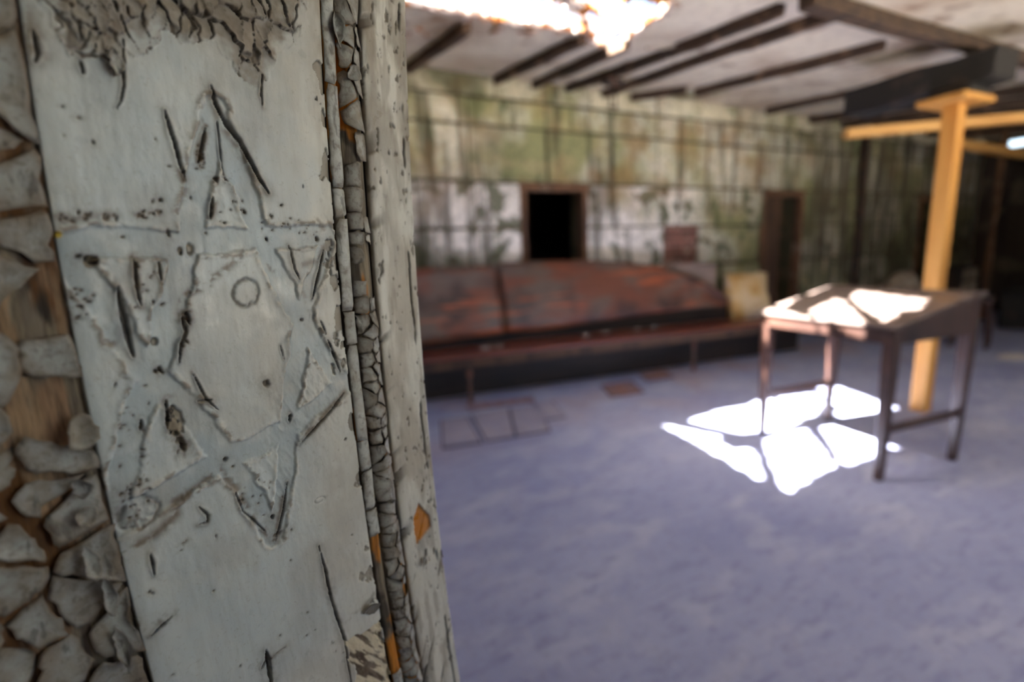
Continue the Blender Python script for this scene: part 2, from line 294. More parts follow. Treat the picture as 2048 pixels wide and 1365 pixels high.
def inside(poly, X, Y):
    r = np.zeros(X.shape, bool); n = len(poly)
    for i in range(n):
        (xa, ya), (xb, yb) = poly[i], poly[(i + 1) % n]
        if ya == yb: continue
        c = ((ya > Y) != (yb > Y)) & (X < (xb - xa) * (Y - ya) / (yb - ya) + xa); r ^= c
    return r
hx0, hx1, hy0, hy1 = -.2, 3.2, 1.2, 3.8; step = .018
gx = np.arange(hx0, hx1 + 1e-6, step); gy = np.arange(hy0, hy1 + 1e-6, step)
CXg, CYg = np.meshgrid((gx[:-1] + gx[1:]) / 2, (gy[:-1] + gy[1:]) / 2)
hole = np.zeros(CXg.shape, bool)
for p in OPEN: hole |= inside(p, CXg, CYg)
bm = bmesh.new()
def slope_box(bm, x0, x1, y0, y1, t=.03):
    v = [bm.verts.new((x, y, zc(y) + dz)) for dz in (0, t) for x, y in ((x0, y0), (x1, y0), (x1, y1), (x0, y1))]
    for q in ((0, 3, 2, 1), (4, 5, 6, 7), (0, 1, 5, 4), (1, 2, 6, 5), (2, 3, 7, 6), (3, 0, 4, 7)): bm.faces.new([v[i] for i in q])
gx1, gy1 = gx[-1], gy[-1]
slope_box(bm, XL, hx0, YF, WY); slope_box(bm, hx0, gx1, YF, hy0); slope_box(bm, hx0, gx1, gy1, WY)
slope_box(bm, gx1, XR, YF, WY)
ce = bm_obj('ceiling', bm, M['ceil'], kind='structure')
# fine part around the hole, its rim ragged
nx, ny = len(gx), len(gy); VX, VY = np.meshgrid(gx, gy)
def blurmask(m, n):
    m = m.astype(float)
    for _ in range(n):
        p = np.pad(m, 1, mode='edge'); m = (p[:-2, 1:-1] + p[2:, 1:-1] + p[1:-1, :-2] + p[1:-1, 2:] + p[1:-1, 1:-1]) / 5
    return m
near = np.pad(blurmask(hole, 8), ((0, 1), (0, 1)), mode='edge')
droop = near * rng.uniform(0, .07, near.shape) * (near < .98)
VZ = 3.0 - KC * (WY - VY) - droop
keep = ~hole
idx = np.arange(nx * ny).reshape(ny, nx)
faces = np.stack([idx[:-1, :-1], idx[1:, :-1], idx[1:, 1:], idx[:-1, 1:]], -1)
rim = (blurmask(hole, 16) > .03 + .10 * rng.random(hole.shape)) & keep
def sheet(name, sel, mat, parent, **k):
    f = faces[sel]; me = bpy.data.meshes.new(name)
    co = np.stack([VX.ravel(), VY.ravel(), VZ.ravel()], 1); used = np.unique(f); remap = -np.ones(nx * ny, int); remap[used] = np.arange(len(used))
    me.from_pydata(co[used].tolist(), [], remap[f].tolist()); me.materials.append(mat)
    o = link(bpy.data.objects.new(name, me), parent, **k)
    md = o.modifiers.new('thickness', 'SOLIDIFY'); md.thickness = .03; md.offset = -1
    return o
sheet('plaster_sheet', keep & ~rim, M['ceil'], ce)
sheet('rotten_rim', rim, M['rust'], ce)
# split laths and plaster tags hanging from the far rim of the hole
for i in range(22):
    q = onceil(805 + i * 24 + random.uniform(-8, 8), 66 + random.uniform(-14, 6) + (22 if i > 18 else 0)); L_ = random.uniform(.12, .34)
    dr = Vector((random.uniform(-.5, .5), -1, random.uniform(-.35, .05))).normalized()
    a = Vector(q) + Vector((0, .10, .012)); beam_obj('lath', a, a + dr * L_, random.uniform(.02, .05), .008, M['rust'] if i % 3 else M['ceil'], ce, bev=.002, jit=.003, nseg=3, wob=.01)
# joists under the plaster
JO = [[(806, 138), (935, 42)], [(980, 160), (1165, 68)], [(1065, 165), (1255, 76)], [(1135, 170), (1330, 100)], [(1200, 184), (1430, 100), ], [(1265, 187), (1372, 172)],
      [(1392, 178), (1770, 80)], [(1535, 216), (1850, 148)], [(1430, 100), (1690, 8)], [(1335, 98), (1565, 6)]]
for q in JO:
    a = onceil(*q[0]); b = onceil(*q[-1]); a[2] -= .03; b[2] -= .03
    beam_obj('joist', a, b, .065, .085, M['joist'], ce, jit=.006, nseg=6, wob=.006)
for X in (6.6, 7.3, 8.0, 8.7, 9.4, 10.1):
    beam_obj('joist', (X, 4.5, zc(4.5) - .04), (X, 1.7, zc(1.7) - .04), .07, .1, M['joist'], ce, jit=.006, nseg=4, wob=.006)

# ------------------------------------------------------------------ timbers
beam_obj('ceiling_beam', (2.75, 1.95, 2.635), (10.8, 1.95, 2.635), .10, .085, M['joist'], None, jit=.01, nseg=10, wob=.012, bev=.01, label='long dark beam running under the ceiling above the yellow post', cat='beam')
beam_obj('bolster_beam', (4.42, 1.70, 2.42), (4.42, 2.65, 2.42), .30, .20, M['blackbeam'], None, jit=.01, nseg=4, wob=.008, bev=.012, label='short black cross beam resting on top of the yellow post', cat='beam')
t = thing('support_post', (4.33, 1.92, 0), 'new yellow timber post standing behind the desk under a square cap', 'post')
box('shaft', (-.05, -.05, 0), (.05, .05, 2.215), M['yellow'], t, bev=.006)
box('cap', (-.20, -.14, 2.215), (.20, .14, 2.255), M['yellow'], t, bev=.005)
box('packing_block', (-.10, -.12, 2.255), (.18, .12, 2.31), M['blackbeam'], t, bev=.006)
a = aty(1690, 268, 3.05); b = aty(2130, 228, 2.1)
beam_obj('timber_brace', a, b, .09, .085, M['yellowh'], None, label='yellow timber brace crossing behind the top of the post', cat='timber')
a = aty(1905, 287, 3.55); b = aty(2140, 322, 3.55)
beam_obj('timber_rail', a, b, .08, .12, M['yellowh'], None, label='lower yellow timber rail at the far right of the room', cat='timber')
a = aty(2003, 330, 3.8)
beam_obj('thin_stud', (a[0], 3.8, 0), (a[0], 3.8, zc(3.8)), .07, .07, M['doorwood'], None, label='thin amber stud standing before the dark boarded wall', cat='post')
t = thing('drain_pipe', (7.80, WY - .09, 0), 'dark vertical iron pipe fixed to the mossy wall', 'pipe')
bm = bmesh.new(); lathe(bm, [(.04, 0), (.04, 2.85)], (0, 0)); bm_obj('pipe', bm, M['iron'], t, smooth=True)
for z in (.6, 1.7, 2.6):
    box('bracket', (-.06, -.05, z), (.06, .07, z + .03), M['iron'], t, bev=.004)
t = thing('iron_hook', tuple(onceil(1226, 140) + np.array([0, 0, -.075])), 'small dark iron hook hanging from a ceiling joist', 'hook')
box('plate', (-.09, -.05, -.05), (.09, .05, .0), M['iron'], t, bev=.006)
for s in (-1, 1): beam_obj('rod', (s * .035, 0, -.04), (s * .03, 0, -.24), .014, .014, M['iron'], t, bev=.003)
beam_obj('hook_bar', (-.05, 0, -.24), (.05, 0, -.24), .016, .016, M['iron'], t, bev=.003)

# ------------------------------------------------------------------ bench
ang = math.radians(-4.6); bo = (1.0, 3.95, 0)
t = thing('bench', bo, 'long reddish brown bench with a warped panelled back along the mossy wall', 'bench', ang)
def bl(p): d = np.array(p[:2]) - np.array(bo[:2]); c, s = math.cos(-ang), math.sin(-ang); return (c * d[0] - s * d[1], s * d[0] + c * d[1], p[2])
box('seat', (-.45, 0, .425), (4.75, .50, .458), M['benchseat'], t, bev=.012)
box('apron', (-.45, .03, .335), (4.75, .06, .425), M['doorleaf'], t, bev=.004)
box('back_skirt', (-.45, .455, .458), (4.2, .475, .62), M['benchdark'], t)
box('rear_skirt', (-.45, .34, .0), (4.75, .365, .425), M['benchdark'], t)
for lx in (.39, 2.9, -.36):
    bm = bmesh.new(); lathe(bm, [(.024, 0), (.03, .02), (.017, .05), (.016, .2), (.026, .27), (.02, .3), (.03, .335), (.03, .42)], (lx, .085)); bm_obj('leg', bm, M['benchwood'], t, smooth=True)
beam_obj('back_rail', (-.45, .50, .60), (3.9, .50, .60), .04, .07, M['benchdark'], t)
# back panels: warped sheets, right one with a rounded falling end
def back_panel(name, x0, x1, topf, mat):
    n = max(4, int((x1 - x0) / .08)); m = 8; bm = bmesh.new(); g = {}
    for k in (0, 1):
        for i in range(n + 1):
            for j in range(m + 1):
                x = x0 + (x1 - x0) * i / n; zt = topf(x); zb = .525 + .036 * x + .006 * math.sin(x * 3)
                z = zb + (zt - zb) * j / m
                y = .34 + .15 * (z - .53) / .66 - .035 * math.sin(math.pi * j / m) * math.sin(x * 1.1 + .5) + k * .02
                y += .07 * max(0, (x - 2.6) / 1.3) ** 2 * -1
                g[k, i, j] = bm.verts.new((x, y, z))
    for i in range(n):
        for j in range(m):
            bm.faces.new((g[0, i, j], g[0, i + 1, j], g[0, i + 1, j + 1], g[0, i, j + 1])); bm.faces.new((g[1, i, j], g[1, i, j + 1], g[1, i + 1, j + 1], g[1, i + 1, j]))
    for i in range(n):
        bm.faces.new((g[0, i, 0], g[1, i, 0], g[1, i + 1, 0], g[0, i + 1, 0])); bm.faces.new((g[0, i, m], g[0, i + 1, m], g[1, i + 1, m], g[1, i, m]))
    for j in range(m):
        bm.faces.new((g[0, 0, j], g[0, 0, j + 1], g[1, 0, j + 1], g[1, 0, j])); bm.faces.new((g[0, n, j], g[1, n, j], g[1, n, j + 1], g[0, n, j + 1]))
    return bm_obj(name, bm, mat, t, smooth=True)
def top2(x):
    base = 1.235 + .01 * math.sin(x * 2)
    if x > 1.75:
        q = min(1, (x - 1.75) / 1.88); base = .675 + (base - .675) * max(0, 1 - q ** 2.1) ** .75
    return base
back_panel('back_panel', -.45, .83, lambda x: 1.22 + .01 * math.sin(x), M['benchwood'])
back_panel('back_panel', .845, 3.62, top2, M['benchwood'])
box('panel_batten', (.80, .325, .62), (.87, .345, 1.0), M['benchwood'], t, bev=.006, M=Matrix.Translation((0, .035, 0)) @ Matrix.Rotation(-.24, 4, 'X') @ Matrix.Translation((0, 0, -.08)))
box('rear_board', (1.70, .55, .62), (3.60, .575, 1.14), M['greyboard'], t, bev=.006)
# loose scraps on the seat
for i, (x, y) in enumerate([(930, 672), (948, 683), (972, 677), (1130, 656), (1166, 651), (1232, 645), (1262, 641)]):
    p = aty(x, y, 4.28 - .08 * (x - 930) / 300); p = atz(x, y + 8, .458)
    p[1] = min(p[1], 4.10); bm = bmesh.new(); bmesh.ops.create_icosphere(bm, subdivisions=1, radius=.03)
    for v in bm.verts: v.co = Vector((v.co.x * random.uniform(.7, 1.7), v.co.y * random.uniform(.6, 1.2), v.co.z * random.uniform(.25, .5) + .009))
    o = bm_obj('plaster_scrap', bm, M['chalk'], None, label='small white plaster crumb lying on the bench seat against its back', cat='plaster scrap', group='plaster crumbs on the bench'); o.location = (p[0], p[1], .4605); o['label'] = 'white plaster crumb on the bench seat, %s from the left' % ['first', 'second', 'third', 'fourth', 'fifth', 'sixth', 'seventh'][i]
# yellowed slab on the end of the bench
t = thing('yellowed_slab', (5.03, 4.03, .458), 'yellowed plaster slab leaning on the right end of the bench', 'slab', ang)
bm = bmesh.new(); add_box(bm, (-.30, -.05, 0), (.27, .05, .52)); bmesh.ops.subdivide_edges(bm, edges=bm.edges[:], cuts=4, use_grid_fill=True)
for v in bm.verts: v.co += Vector((random.uniform(-.012, .012), random.uniform(-.008, .008) + v.co.z * .16, random.uniform(-.012, .012) if v.co.z > .05 else 0))
bmesh.ops.bevel(bm, geom=[e for e in bm.edges if e.calc_face_angle(0) > 1.0], offset=.015, segments=2, affect='EDGES')
bm_obj('slab_body', bm, M['block'], t, smooth=True)

# ------------------------------------------------------------------ desk
D = DESK
t = thing('slant_top_desk', (3.195, 1.775, 0), 'dark wooden slant-top desk on slim legs standing in the sun patch', 'desk', math.radians(-5))
hx, hy = (D['x1'] - D['x0']) / 2, (D['y1'] - D['y0']) / 2; sl_ = (D['zb'] - D['zf']) / (2 * hx)
def lidz(x): return D['zf'] + (x + hx) * sl_
bm = bmesh.new()
def slant(bm, x0, x1, y0, y1, top, bot):
    v = [bm.verts.new((x, y, f(x))) for f in (bot, top) for x, y in ((x0, y0), (x1, y0), (x1, y1), (x0, y1))]
    for q in ((0, 3, 2, 1), (4, 5, 6, 7), (0, 1, 5, 4), (1, 2, 6, 5), (2, 3, 7, 6), (3, 0, 4, 7)): bm.faces.new([v[i] for i in q])
slant(bm, -hx, hx * .74, -hy, hy, lidz, lambda x: lidz(x) - .022); bmesh.ops.bevel(bm, geom=bm.edges[:], offset=.006, segments=2, affect='EDGES')
bm_obj('lid', bm, M['desktop'], t)
bm = bmesh.new(); zt = lidz(hx * .75); slant(bm, hx * .75, hx + .01, -hy, hy, lambda x: zt + .004, lambda x: zt - .018); bmesh.ops.bevel(bm, geom=bm.edges[:], offset=.005, segments=2, affect='EDGES')
bm_obj('top_ledge', bm, M['desktop'], t)
bmx = hx - .03; bmy = hy - .03; bot = lambda x: .775
def lid2(x): return min(lidz(x) - .022, zt - .018)
for s in (-1, 1):
    bm = bmesh.new(); slant(bm, -bmx, hx * .74, s * bmy - .011, s * bmy + .011, lid2, bot); slant(bm, hx * .74, bmx, s * bmy - .011, s * bmy + .011, lambda x: zt - .018, bot); bm_obj('side_panel', bm, M['desk'], t)
box('front_rail', (-bmx - .011, -bmy, .775), (-bmx + .011, bmy, lidz(-bmx) - .022), M['desk'], t)
box('rear_panel', (bmx - .011, -bmy, .775), (bmx + .011, bmy, zt - .018), M['desk'], t)
box('desk_floor', (-bmx, -bmy, .765), (bmx, bmy, .778), M['desk'], t)
for sx in (-1, 1):
    for sy in (-1, 1):
        bm = bmesh.new(); cx, cy = sx * (bmx - .015), sy * (bmy - .015)
        r = [[bm.verts.new((cx + a * k - sx * q, cy + b * k - sy * q, z)) for a, b in ((-1, -1), (1, -1), (1, 1), (-1, 1))] for k, z, q in ((.019, 0, .0), (.030, .62, 0), (.030, lidz(sx * bmx) - .05, 0))]
        for p, q in zip(r, r[1:]):
            for i in range(4): bm.faces.new((p[i], p[(i + 1) % 4], q[(i + 1) % 4], q[i]))
        bm.faces.new(r[0]); bm.faces.new(r[-1]); bmesh.ops.bevel(bm, geom=bm.edges[:], offset=.004, segments=1, affect='EDGES')
        bm_obj('leg', bm, M['desk'], t)
for s in (-1, 1): box('stretcher', (-bmx + .03, s * (bmy - .015) - .011, .27), (bmx - .03, s * (bmy - .015) + .011, .315), M['desk'], t, bev=.003)

# ------------------------------------------------------------------ background odds and ends
p = atz(1963, 692, 0)
t = thing('stool', (p[0] - .1, p[1] + .08, 0), 'dark wooden stool half hidden behind the far edge of the desk', 'stool', .3)
bm = bmesh.new(); add_box(bm, (-.2, -.18, .56), (.2, .18, .60), .012); bm_obj('seat', bm, M['desk'], t)
for sx in (-1, 1):
    for sy in (-1, 1): beam_obj('leg', (sx * .18, sy * .16, .0), (sx * .15, sy * .13, .56), .035, .035, M['desk'], t, bev=.004)
for s in (-1, 1): beam_obj('stretcher', (-.165, s * .145, .25), (.165, s * .145, .25), .025, .03, M['desk'], t, bev=.003)
p = atz(2070, 655, 0)
t = thing('dark_chest', (p[0], p[1], 0), 'low dark chest at the right edge near the boarded wall', 'chest', .1)
box('body', (-.4, -.3, 0), (.4, .3, .48), M['blackbeam'], t, bev=.01); box('lid', (-.42, -.32, .48), (.42, .32, .54), M['blackbeam'], t, bev=.012)
def lump(name, loc, r, mat, label, cat, flat=1.0):
    bm = bmesh.new(); bmesh.ops.create_icosphere(bm, subdivisions=3, radius=1)
    ph = [random.uniform(0, 6) for _ in range(3)]
    for v in bm.verts:
        k = 1 + .12 * math.sin(v.co.x * 3 + ph[0]) + .10 * math.sin(v.co.y * 4 + ph[1]) + .08 * math.sin(v.co.z * 5 + ph[2])
        z = v.co.z * k * r[2]; v.co = Vector((v.co.x * k * r[0], v.co.y * k * r[1], max(z, -r[2] * .85)))
    o = bm_obj(name, bm, mat, None, smooth=True, label=label, cat=cat); o.location = (loc[0], loc[1], loc[2] + r[2] * .85); return o
p = aty(1772, 548, 4.2)
lump('stone_heap', (p[0], 4.05, 0), (.36, .30, .46), M['stone'], 'pale rounded heap of stone against the wall behind the desk', 'stone')
p = aty(1912, 548, 4.1)
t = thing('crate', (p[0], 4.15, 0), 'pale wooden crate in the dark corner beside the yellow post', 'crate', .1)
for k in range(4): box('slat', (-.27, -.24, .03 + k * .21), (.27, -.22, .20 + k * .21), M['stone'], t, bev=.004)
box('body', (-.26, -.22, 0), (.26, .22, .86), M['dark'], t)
p = atz(2030, 716, 0)  # flat pale lump shaped to stand in for a faint patch of sunlight
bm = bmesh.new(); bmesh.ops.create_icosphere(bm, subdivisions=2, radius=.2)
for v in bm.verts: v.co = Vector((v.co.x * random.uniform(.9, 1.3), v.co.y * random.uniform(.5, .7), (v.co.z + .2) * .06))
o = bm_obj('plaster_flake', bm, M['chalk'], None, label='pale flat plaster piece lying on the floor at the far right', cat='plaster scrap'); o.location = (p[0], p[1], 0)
#POST#
# ------------------------------------------------------------------ the painted door post in the foreground
PH = math.radians(38.0) + YAW; PD = 0.30
TV = np.array([math.sin(PH), math.cos(PH), 0.0]); NV = np.array([math.cos(PH), -math.sin(PH), 0.0])
ORG = -PD * NV
def pb(x, y):                       # a photograph point laid on the face of the post: (along, height)
    d = ray(x, y); p = CAM + d * (-PD / (d @ NV)); return np.array([p @ TV - BOW * (p[2] - 1.25) ** 2, p[2]])
def pbl(l): return np.array([pb(x, y) for x, y in l])
BOW = .14                            # the old post has bowed a little
def w3(u, v, h): return ORG[None, :] + np.outer(u + BOW * np.clip(np.abs(np.asarray(v) - 1.25), 0, .4) ** 2, TV) + np.outer(v, [0, 0, 1]) + np.outer(h, NV)
MM = 0.001; PX = 0.00031            # one photograph pixel on the face near the star
def vnoise(u, v, f, fv=None, seed=0):
    fv = fv or f; r = np.random.default_rng(seed); G = r.random((64, 64))
    a = u * f + 7.3; b = v * fv + 3.1; i = np.floor(a).astype(int); j = np.floor(b).astype(int); a = a - i; b = b - j
    a = a * a * (3 - 2 * a); b = b * b * (3 - 2 * b); g = lambda p, q: G[p % 64, q % 64]
    return (g(i, j) * (1 - a) + g(i + 1, j) * a) * (1 - b) + (g(i, j + 1) * (1 - a) + g(i + 1, j + 1) * a) * b
def fbm(u, v, f, fv=None, seed=0, o=4):
    fv = fv or f; s = 0; amp = .5
    for k in range(o): s = s + amp * vnoise(u, v, f * 2 ** k, fv * 2 ** k, seed + k); amp /= 2
    return s / (1 - .5 ** o)
def pdist(u, v, pl, reach):
    """distance to a polyline and the run along it, only computed near it"""
    d = np.full(u.shape, 9.0); tt = np.zeros(u.shape)
    lo = pl.min(0) - reach; hi = pl.max(0) + reach
    m = (u > lo[0]) & (u < hi[0]) & (v > lo[1]) & (v < hi[1])
    if not m.any(): return d, tt
    uu, vv = u[m], v[m]; dd = np.full(uu.shape, 9.0); tl = np.zeros(uu.shape); L = 0
    tot = np.linalg.norm(np.diff(pl, axis=0), axis=1).sum() + 1e-9
    for a, b in zip(pl, pl[1:]):
        e = b - a; l2 = e @ e + 1e-12; s = np.clip(((uu - a[0]) * e[0] + (vv - a[1]) * e[1]) / l2, 0, 1)
        q = np.hypot(uu - a[0] - s * e[0], vv - a[1] - s * e[1]); k = q < dd; dd[k] = q[k]; tl[k] = (L + s[k] * math.sqrt(l2)) / tot; L += math.sqrt(l2)
    d[m] = dd; tt[m] = tl; return d, tt
def sstep(a, b, x): t = np.clip((x - a) / (b - a), 0, 1); return t * t * (3 - 2 * t)
lin = lambda r, g, b: np.array(srgb(r, g, b)[:3])
PAINT = lin(188, 200, 201); WARM = lin(206, 202, 188); BLUE = lin(154, 171, 178); DIRT = lin(92, 76, 54); BLACK = lin(24, 20, 16)
WOOD = lin(152, 142, 120); GREYW = lin(120, 112, 98); OCHRE = lin(186, 118, 30); DUST = lin(138, 130, 116); CREAM = lin(206, 196, 166)
M['paint'] = material('peeling_paint', None, [dict(s=420, lo=.6, hi=.75, c=srgb(120, 112, 96), amt=.28), dict(s=60, lo=.45, hi=.75, c=srgb(205, 205, 192), amt=.22)], attr='Col', rough=.36, roughvar=(90, .26, .5),
    bump=((240, (1, 1, .45), .22, .0012), (900, (1, 1, 1), .12, .0005)))
M['flake'] = material('grimy_paint_flake', None, [dict(s=75, lo=.45, hi=.66, c=srgb(112, 100, 80), amt=.6), dict(s=260, lo=.52, hi=.68, c=srgb(84, 72, 54), amt=.5), dict(s=180, sc=(1, 1, .3), lo=.6, hi=.66, c=srgb(40, 34, 28), amt=.5)], attr='Col', rough=.5, roughvar=(90, .4, .65),
    bump=((160, (1, 1, .6), .4, .002), (600, (1, 1, 1), .25, .0008)))
M['oldwood'] = material('bare_weathered_wood', None, [dict(s=500, sc=(1, 1, .12), lo=.45, hi=.65, c=srgb(60, 50, 38), amt=.5)], attr='Col', rough=.85, bump=((420, (1, 1, .1), .5, .0015),))
def mixc(c, m, col): return c * (1 - m[:, None]) + col[None, :] * m[:, None]
def colour(me, C):
    a = me.color_attributes.new('Col', 'FLOAT_COLOR', 'POINT'); a.data.foreach_set('color', np.c_[C, np.ones(len(C))].astype(np.float32).ravel())
V0, V1 = .885, 1.545
def hfield(name, uu0, uu1, du, dv, fn, mat, parent, sides=True):
    us = np.arange(uu0, uu1 + du * .5, du); vs = np.arange(V0, V1 + dv * .5, dv); nu, nv = len(us), len(vs)
    Ug, Vg = np.meshgrid(us, vs); u, v = Ug.ravel(), Vg.ravel(); h, C = fn(u, v)
    if sides:                       # edges fall back so that the board has thickness
        e = np.zeros((nv, nu), bool); e[:, 0] = e[:, -1] = True; e2_ = e.copy(); e2_[:, -1] = False; h = np.where(e.ravel(), np.where(e2_.ravel(), -.0045, -.012), h); C = mixc(C, e.ravel() * .8, DIRT * .5)
    co = w3(u, v, h); me = bpy.data.meshes.new(name); n = nu * nv
    i = np.arange(n).reshape(nv, nu); q = np.stack([i[:-1, :-1], i[:-1, 1:], i[1:, 1:], i[1:, :-1]], -1).reshape(-1, 4)
    me.vertices.add(n); me.vertices.foreach_set('co', co.astype(np.float32).ravel())
    me.loops.add(q.size); me.loops.foreach_set('vertex_index', q.astype(np.int32).ravel())
    me.polygons.add(len(q)); me.polygons.foreach_set('loop_start', np.arange(0, q.size, 4, dtype=np.int32)); me.polygons.foreach_set('loop_total', np.full(len(q), 4, np.int32))
    me.update(calc_edges=True); me.shade_smooth(); colour(me, C); me.materials.append(mat)
    return link(bpy.data.objects.new(name, me), parent)

uL = pb(150, 690)[0]; uS = pb(694, 700)[0]; uB = pb(765, 700)[0]; uE = pb(838, 700)[0]; uX = pb(853, 700)[0]
# --- traced marks (photograph points, half width in pixels, depth in mm)
STAR = [[(432, 215), (415, 300), (397, 380), (373, 515), (342, 615), (322, 715), (274, 830), (245, 950), (232, 1045)],
        [(434, 235), (470, 330), (507, 430), (530, 495), (582, 598), (620, 668), (684, 762)],
        [(232, 1050), (340, 988), (440, 925), (520, 890), (590, 846), (688, 772)],
        [(108, 490), (220, 488), (380, 487), (520, 478), (655, 470)],
        [(118, 490), (205, 600), (255, 690), (310, 755), (394, 838), (440, 905), (500, 985), (548, 1072)],
        [(655, 485), (612, 612), (589, 748), (578, 850), (572, 950), (551, 1072)]]
STAR = [pbl(s) for s in STAR]; SW = [21, 21, 25, 24, 23, 20]
CRACK = [([(422, 172), (432, 206), (455, 250), (478, 279), (499, 320), (519, 358), (537, 386)], 4.5, 3.5), ([(329, 220), (340, 258), (350, 285), (361, 330), (372, 362)], 3.2, 3),
         ([(246, 78), (246, 130), (247, 172), (241, 203), (233, 215)], 1.8, 2), ([(637, 1093), (650, 1140), (660, 1190), (675, 1238), (690, 1282), (697, 1330), (703, 1370)], 3.6, 3.5),
         ([(531, 1300), (537, 1330), (543, 1370)], 5.5, 4), ([(531, 1318), (522, 1338)], 2.5, 2), ([(540, 1318), (556, 1304), (572, 1292)], 1.8, 1.6), ([(236, 575), (246, 622), (258, 680), (268, 714)], 5, 3),
         ([(436, 244), (442, 300), (447, 352)], 1.6, 1.6), ([(524, 150), (522, 190), (526, 216)], 2, 2), ([(66, 60), (76, 106), (70, 125)], 3, 2.5), ([(160, 118), (168, 150)], 2.2, 2),
         ([(300, 1105), (307, 1140), (309, 1150)], 2.6, 2), ([(397, 1014), (416, 1032), (414, 1045), (396, 1050)], 2.4, 2), ([(300, 1275), (322, 1254), (345, 1232)], 2.4, 2.5),
         ([(560, 690), (568, 720)], 1.5, 1), ([(655, 680), (672, 720), (682, 745)], 2.6, 2), ([(640, 640), (652, 668)], 2, 1.5), ([(600, 888), (625, 862), (660, 822), (690, 786)], 3.2, 2),
         ([(398, 325), (404, 300), (412, 255)], 3, 1.8), ([(268, 515), (273, 560), (281, 612)], 2.6, 2), ([(318, 525), (322, 560)], 2.4, 1.6), ([(578, 490), (590, 540), (600, 560)], 2.5, 1.5),
         ([(648, 500), (640, 540), (626, 600)], 2.6, 1.6), ([(284, 840), (282, 862)], 2.4, 2), ([(580, 830), (581, 845)], 3, 3), ([(333, 802), (335, 860)], 3, 2.5), ([(425, 395), (421, 437)], 3, 2),
         ([(575, 965), (566, 1030), (552, 1084)], 2.4, 1.6), ([(470, 985), (486, 1024), (508, 1042), (535, 1068)], 2.4, 1.4), ([(365, 630), (372, 665), (362, 690), (358, 725)], 3.6, 2.2),
         ([(372, 625), (378, 648)], 4.5, 2.5), ([(385, 745), (398, 772), (412, 800), (436, 820)], 2, 1.5), ([(396, 803), (425, 800)], 3, 1.6)]
CRACK = [(pbl(l), wd * PX, dp * MM) for l, wd, dp in CRACK]
STAIN = [([(225, 1130), (270, 1095), (320, 1062), (352, 1030), (350, 1005), (400, 975), (438, 940), (470, 975), (500, 1030), (548, 1080)], 11, .85), ([(105, 560), (135, 610), (160, 640), (205, 660), (225, 690)], 9, .8),
         ([(366, 640), (366, 600), (400, 570), (440, 548), (495, 500), (530, 498), (545, 540)], 9, .85), ([(375, 590), (420, 572)], 7, .7), ([(398, 330), (408, 275), (415, 240)], 8, .8), ([(425, 190), (450, 255), (505, 345), (525, 385)], 10, .55),
         ([(265, 520), (272, 570), (282, 615)], 8, .5), ([(270, 512), (320, 512)], 6, .5), ([(435, 360), (432, 400), (422, 435)], 8, .75), ([(598, 880), (640, 840), (690, 786)], 9, .8), ([(245, 1265), (290, 1255), (340, 1235)], 12, .8),
         ([(110, 436), (230, 430)], 9, .5), ([(270, 428), (320, 428)], 8, .45), ([(360, 345), (374, 380), (360, 400)], 9, .6), ([(600, 560), (620, 620), (690, 745)], 7, .5), ([(212, 990), (240, 1010)], 16, .5), ([(635, 440), (658, 475), (640, 520), (605, 530)], 9, .6),
         ([(335, 800), (345, 840), (370, 880), (375, 910)], 14, .6), ([(690, 1240), (720, 1225), (755, 1180)], 10, .5), ([(565, 1000), (552, 1085)], 9, .6), ([(222, 720), (240, 755), (262, 760)], 5, .6), ([(55, 20), (75, 110)], 14, .6)]
STAIN = [(pbl(l), wd * PX, a) for l, wd, a in STAIN]
PITS = [(323, 742, 6, 3), (313, 744, 4, 2), (532, 768, 9, 2.2), (182, 520, 8, 3), (158, 512, 4, 2), (452, 920, 5, 3), (546, 1036, 5, 3), (556, 1070, 8, 1.5), (535, 478, 4, 2), (583, 832, 3, 3), (582, 1060, 3, 1), (186, 284, 3, 1.5), (322, 400, 3.5, 2),
        (306, 402, 2.5, 1.5), (635, 478, 6, 2), (432, 358, 6, 2), (452, 358, 4, 1.5), (562, 411, 3, 1.5), (230, 770, 3, 1.5), (605, 640, 3.5, 2), (245, 474, 3, 1), (413, 465, 2.5, 1), (355, 905, 3, 1), (467, 935, 2.5, 1), (338, 467, 5, 1.4), (360, 882, 9, 3), (366, 895, 7, 3.5), (352, 868, 6, 2.5)]
for s, (xa, ya, xb, yb, n) in enumerate([(165, 425, 235, 440, 16), (268, 420, 322, 436, 14), (120, 425, 160, 445, 6), (395, 290, 412, 340, 16), (520, 430, 660, 470, 18), (360, 590, 380, 730, 10), (240, 960, 300, 1040, 20), (120, 570, 190, 640, 20), (440, 400, 500, 450, 14),
                                       (280, 1180, 640, 1360, 9), (300, 1050, 640, 1200, 6), (120, 200, 420, 420, 6), (270, 520, 330, 620, 18), (230, 770, 300, 960, 16), (660, 1280, 700, 1330, 4), (480, 960, 570, 1050, 12)]):
    for _ in range(n): PITS.append((rng.uniform(xa, xb), rng.uniform(ya, yb), rng.uniform(1.2, 3), rng.uniform(.6, 1.5)))
CHIP = [(383, 500, 9, 14), (363, 502, 5, 10), (186, 523, 9, 10), (310, 684, 5, 7), (348, 845, 15, 26)]      # paint knocked off, bare wood shows
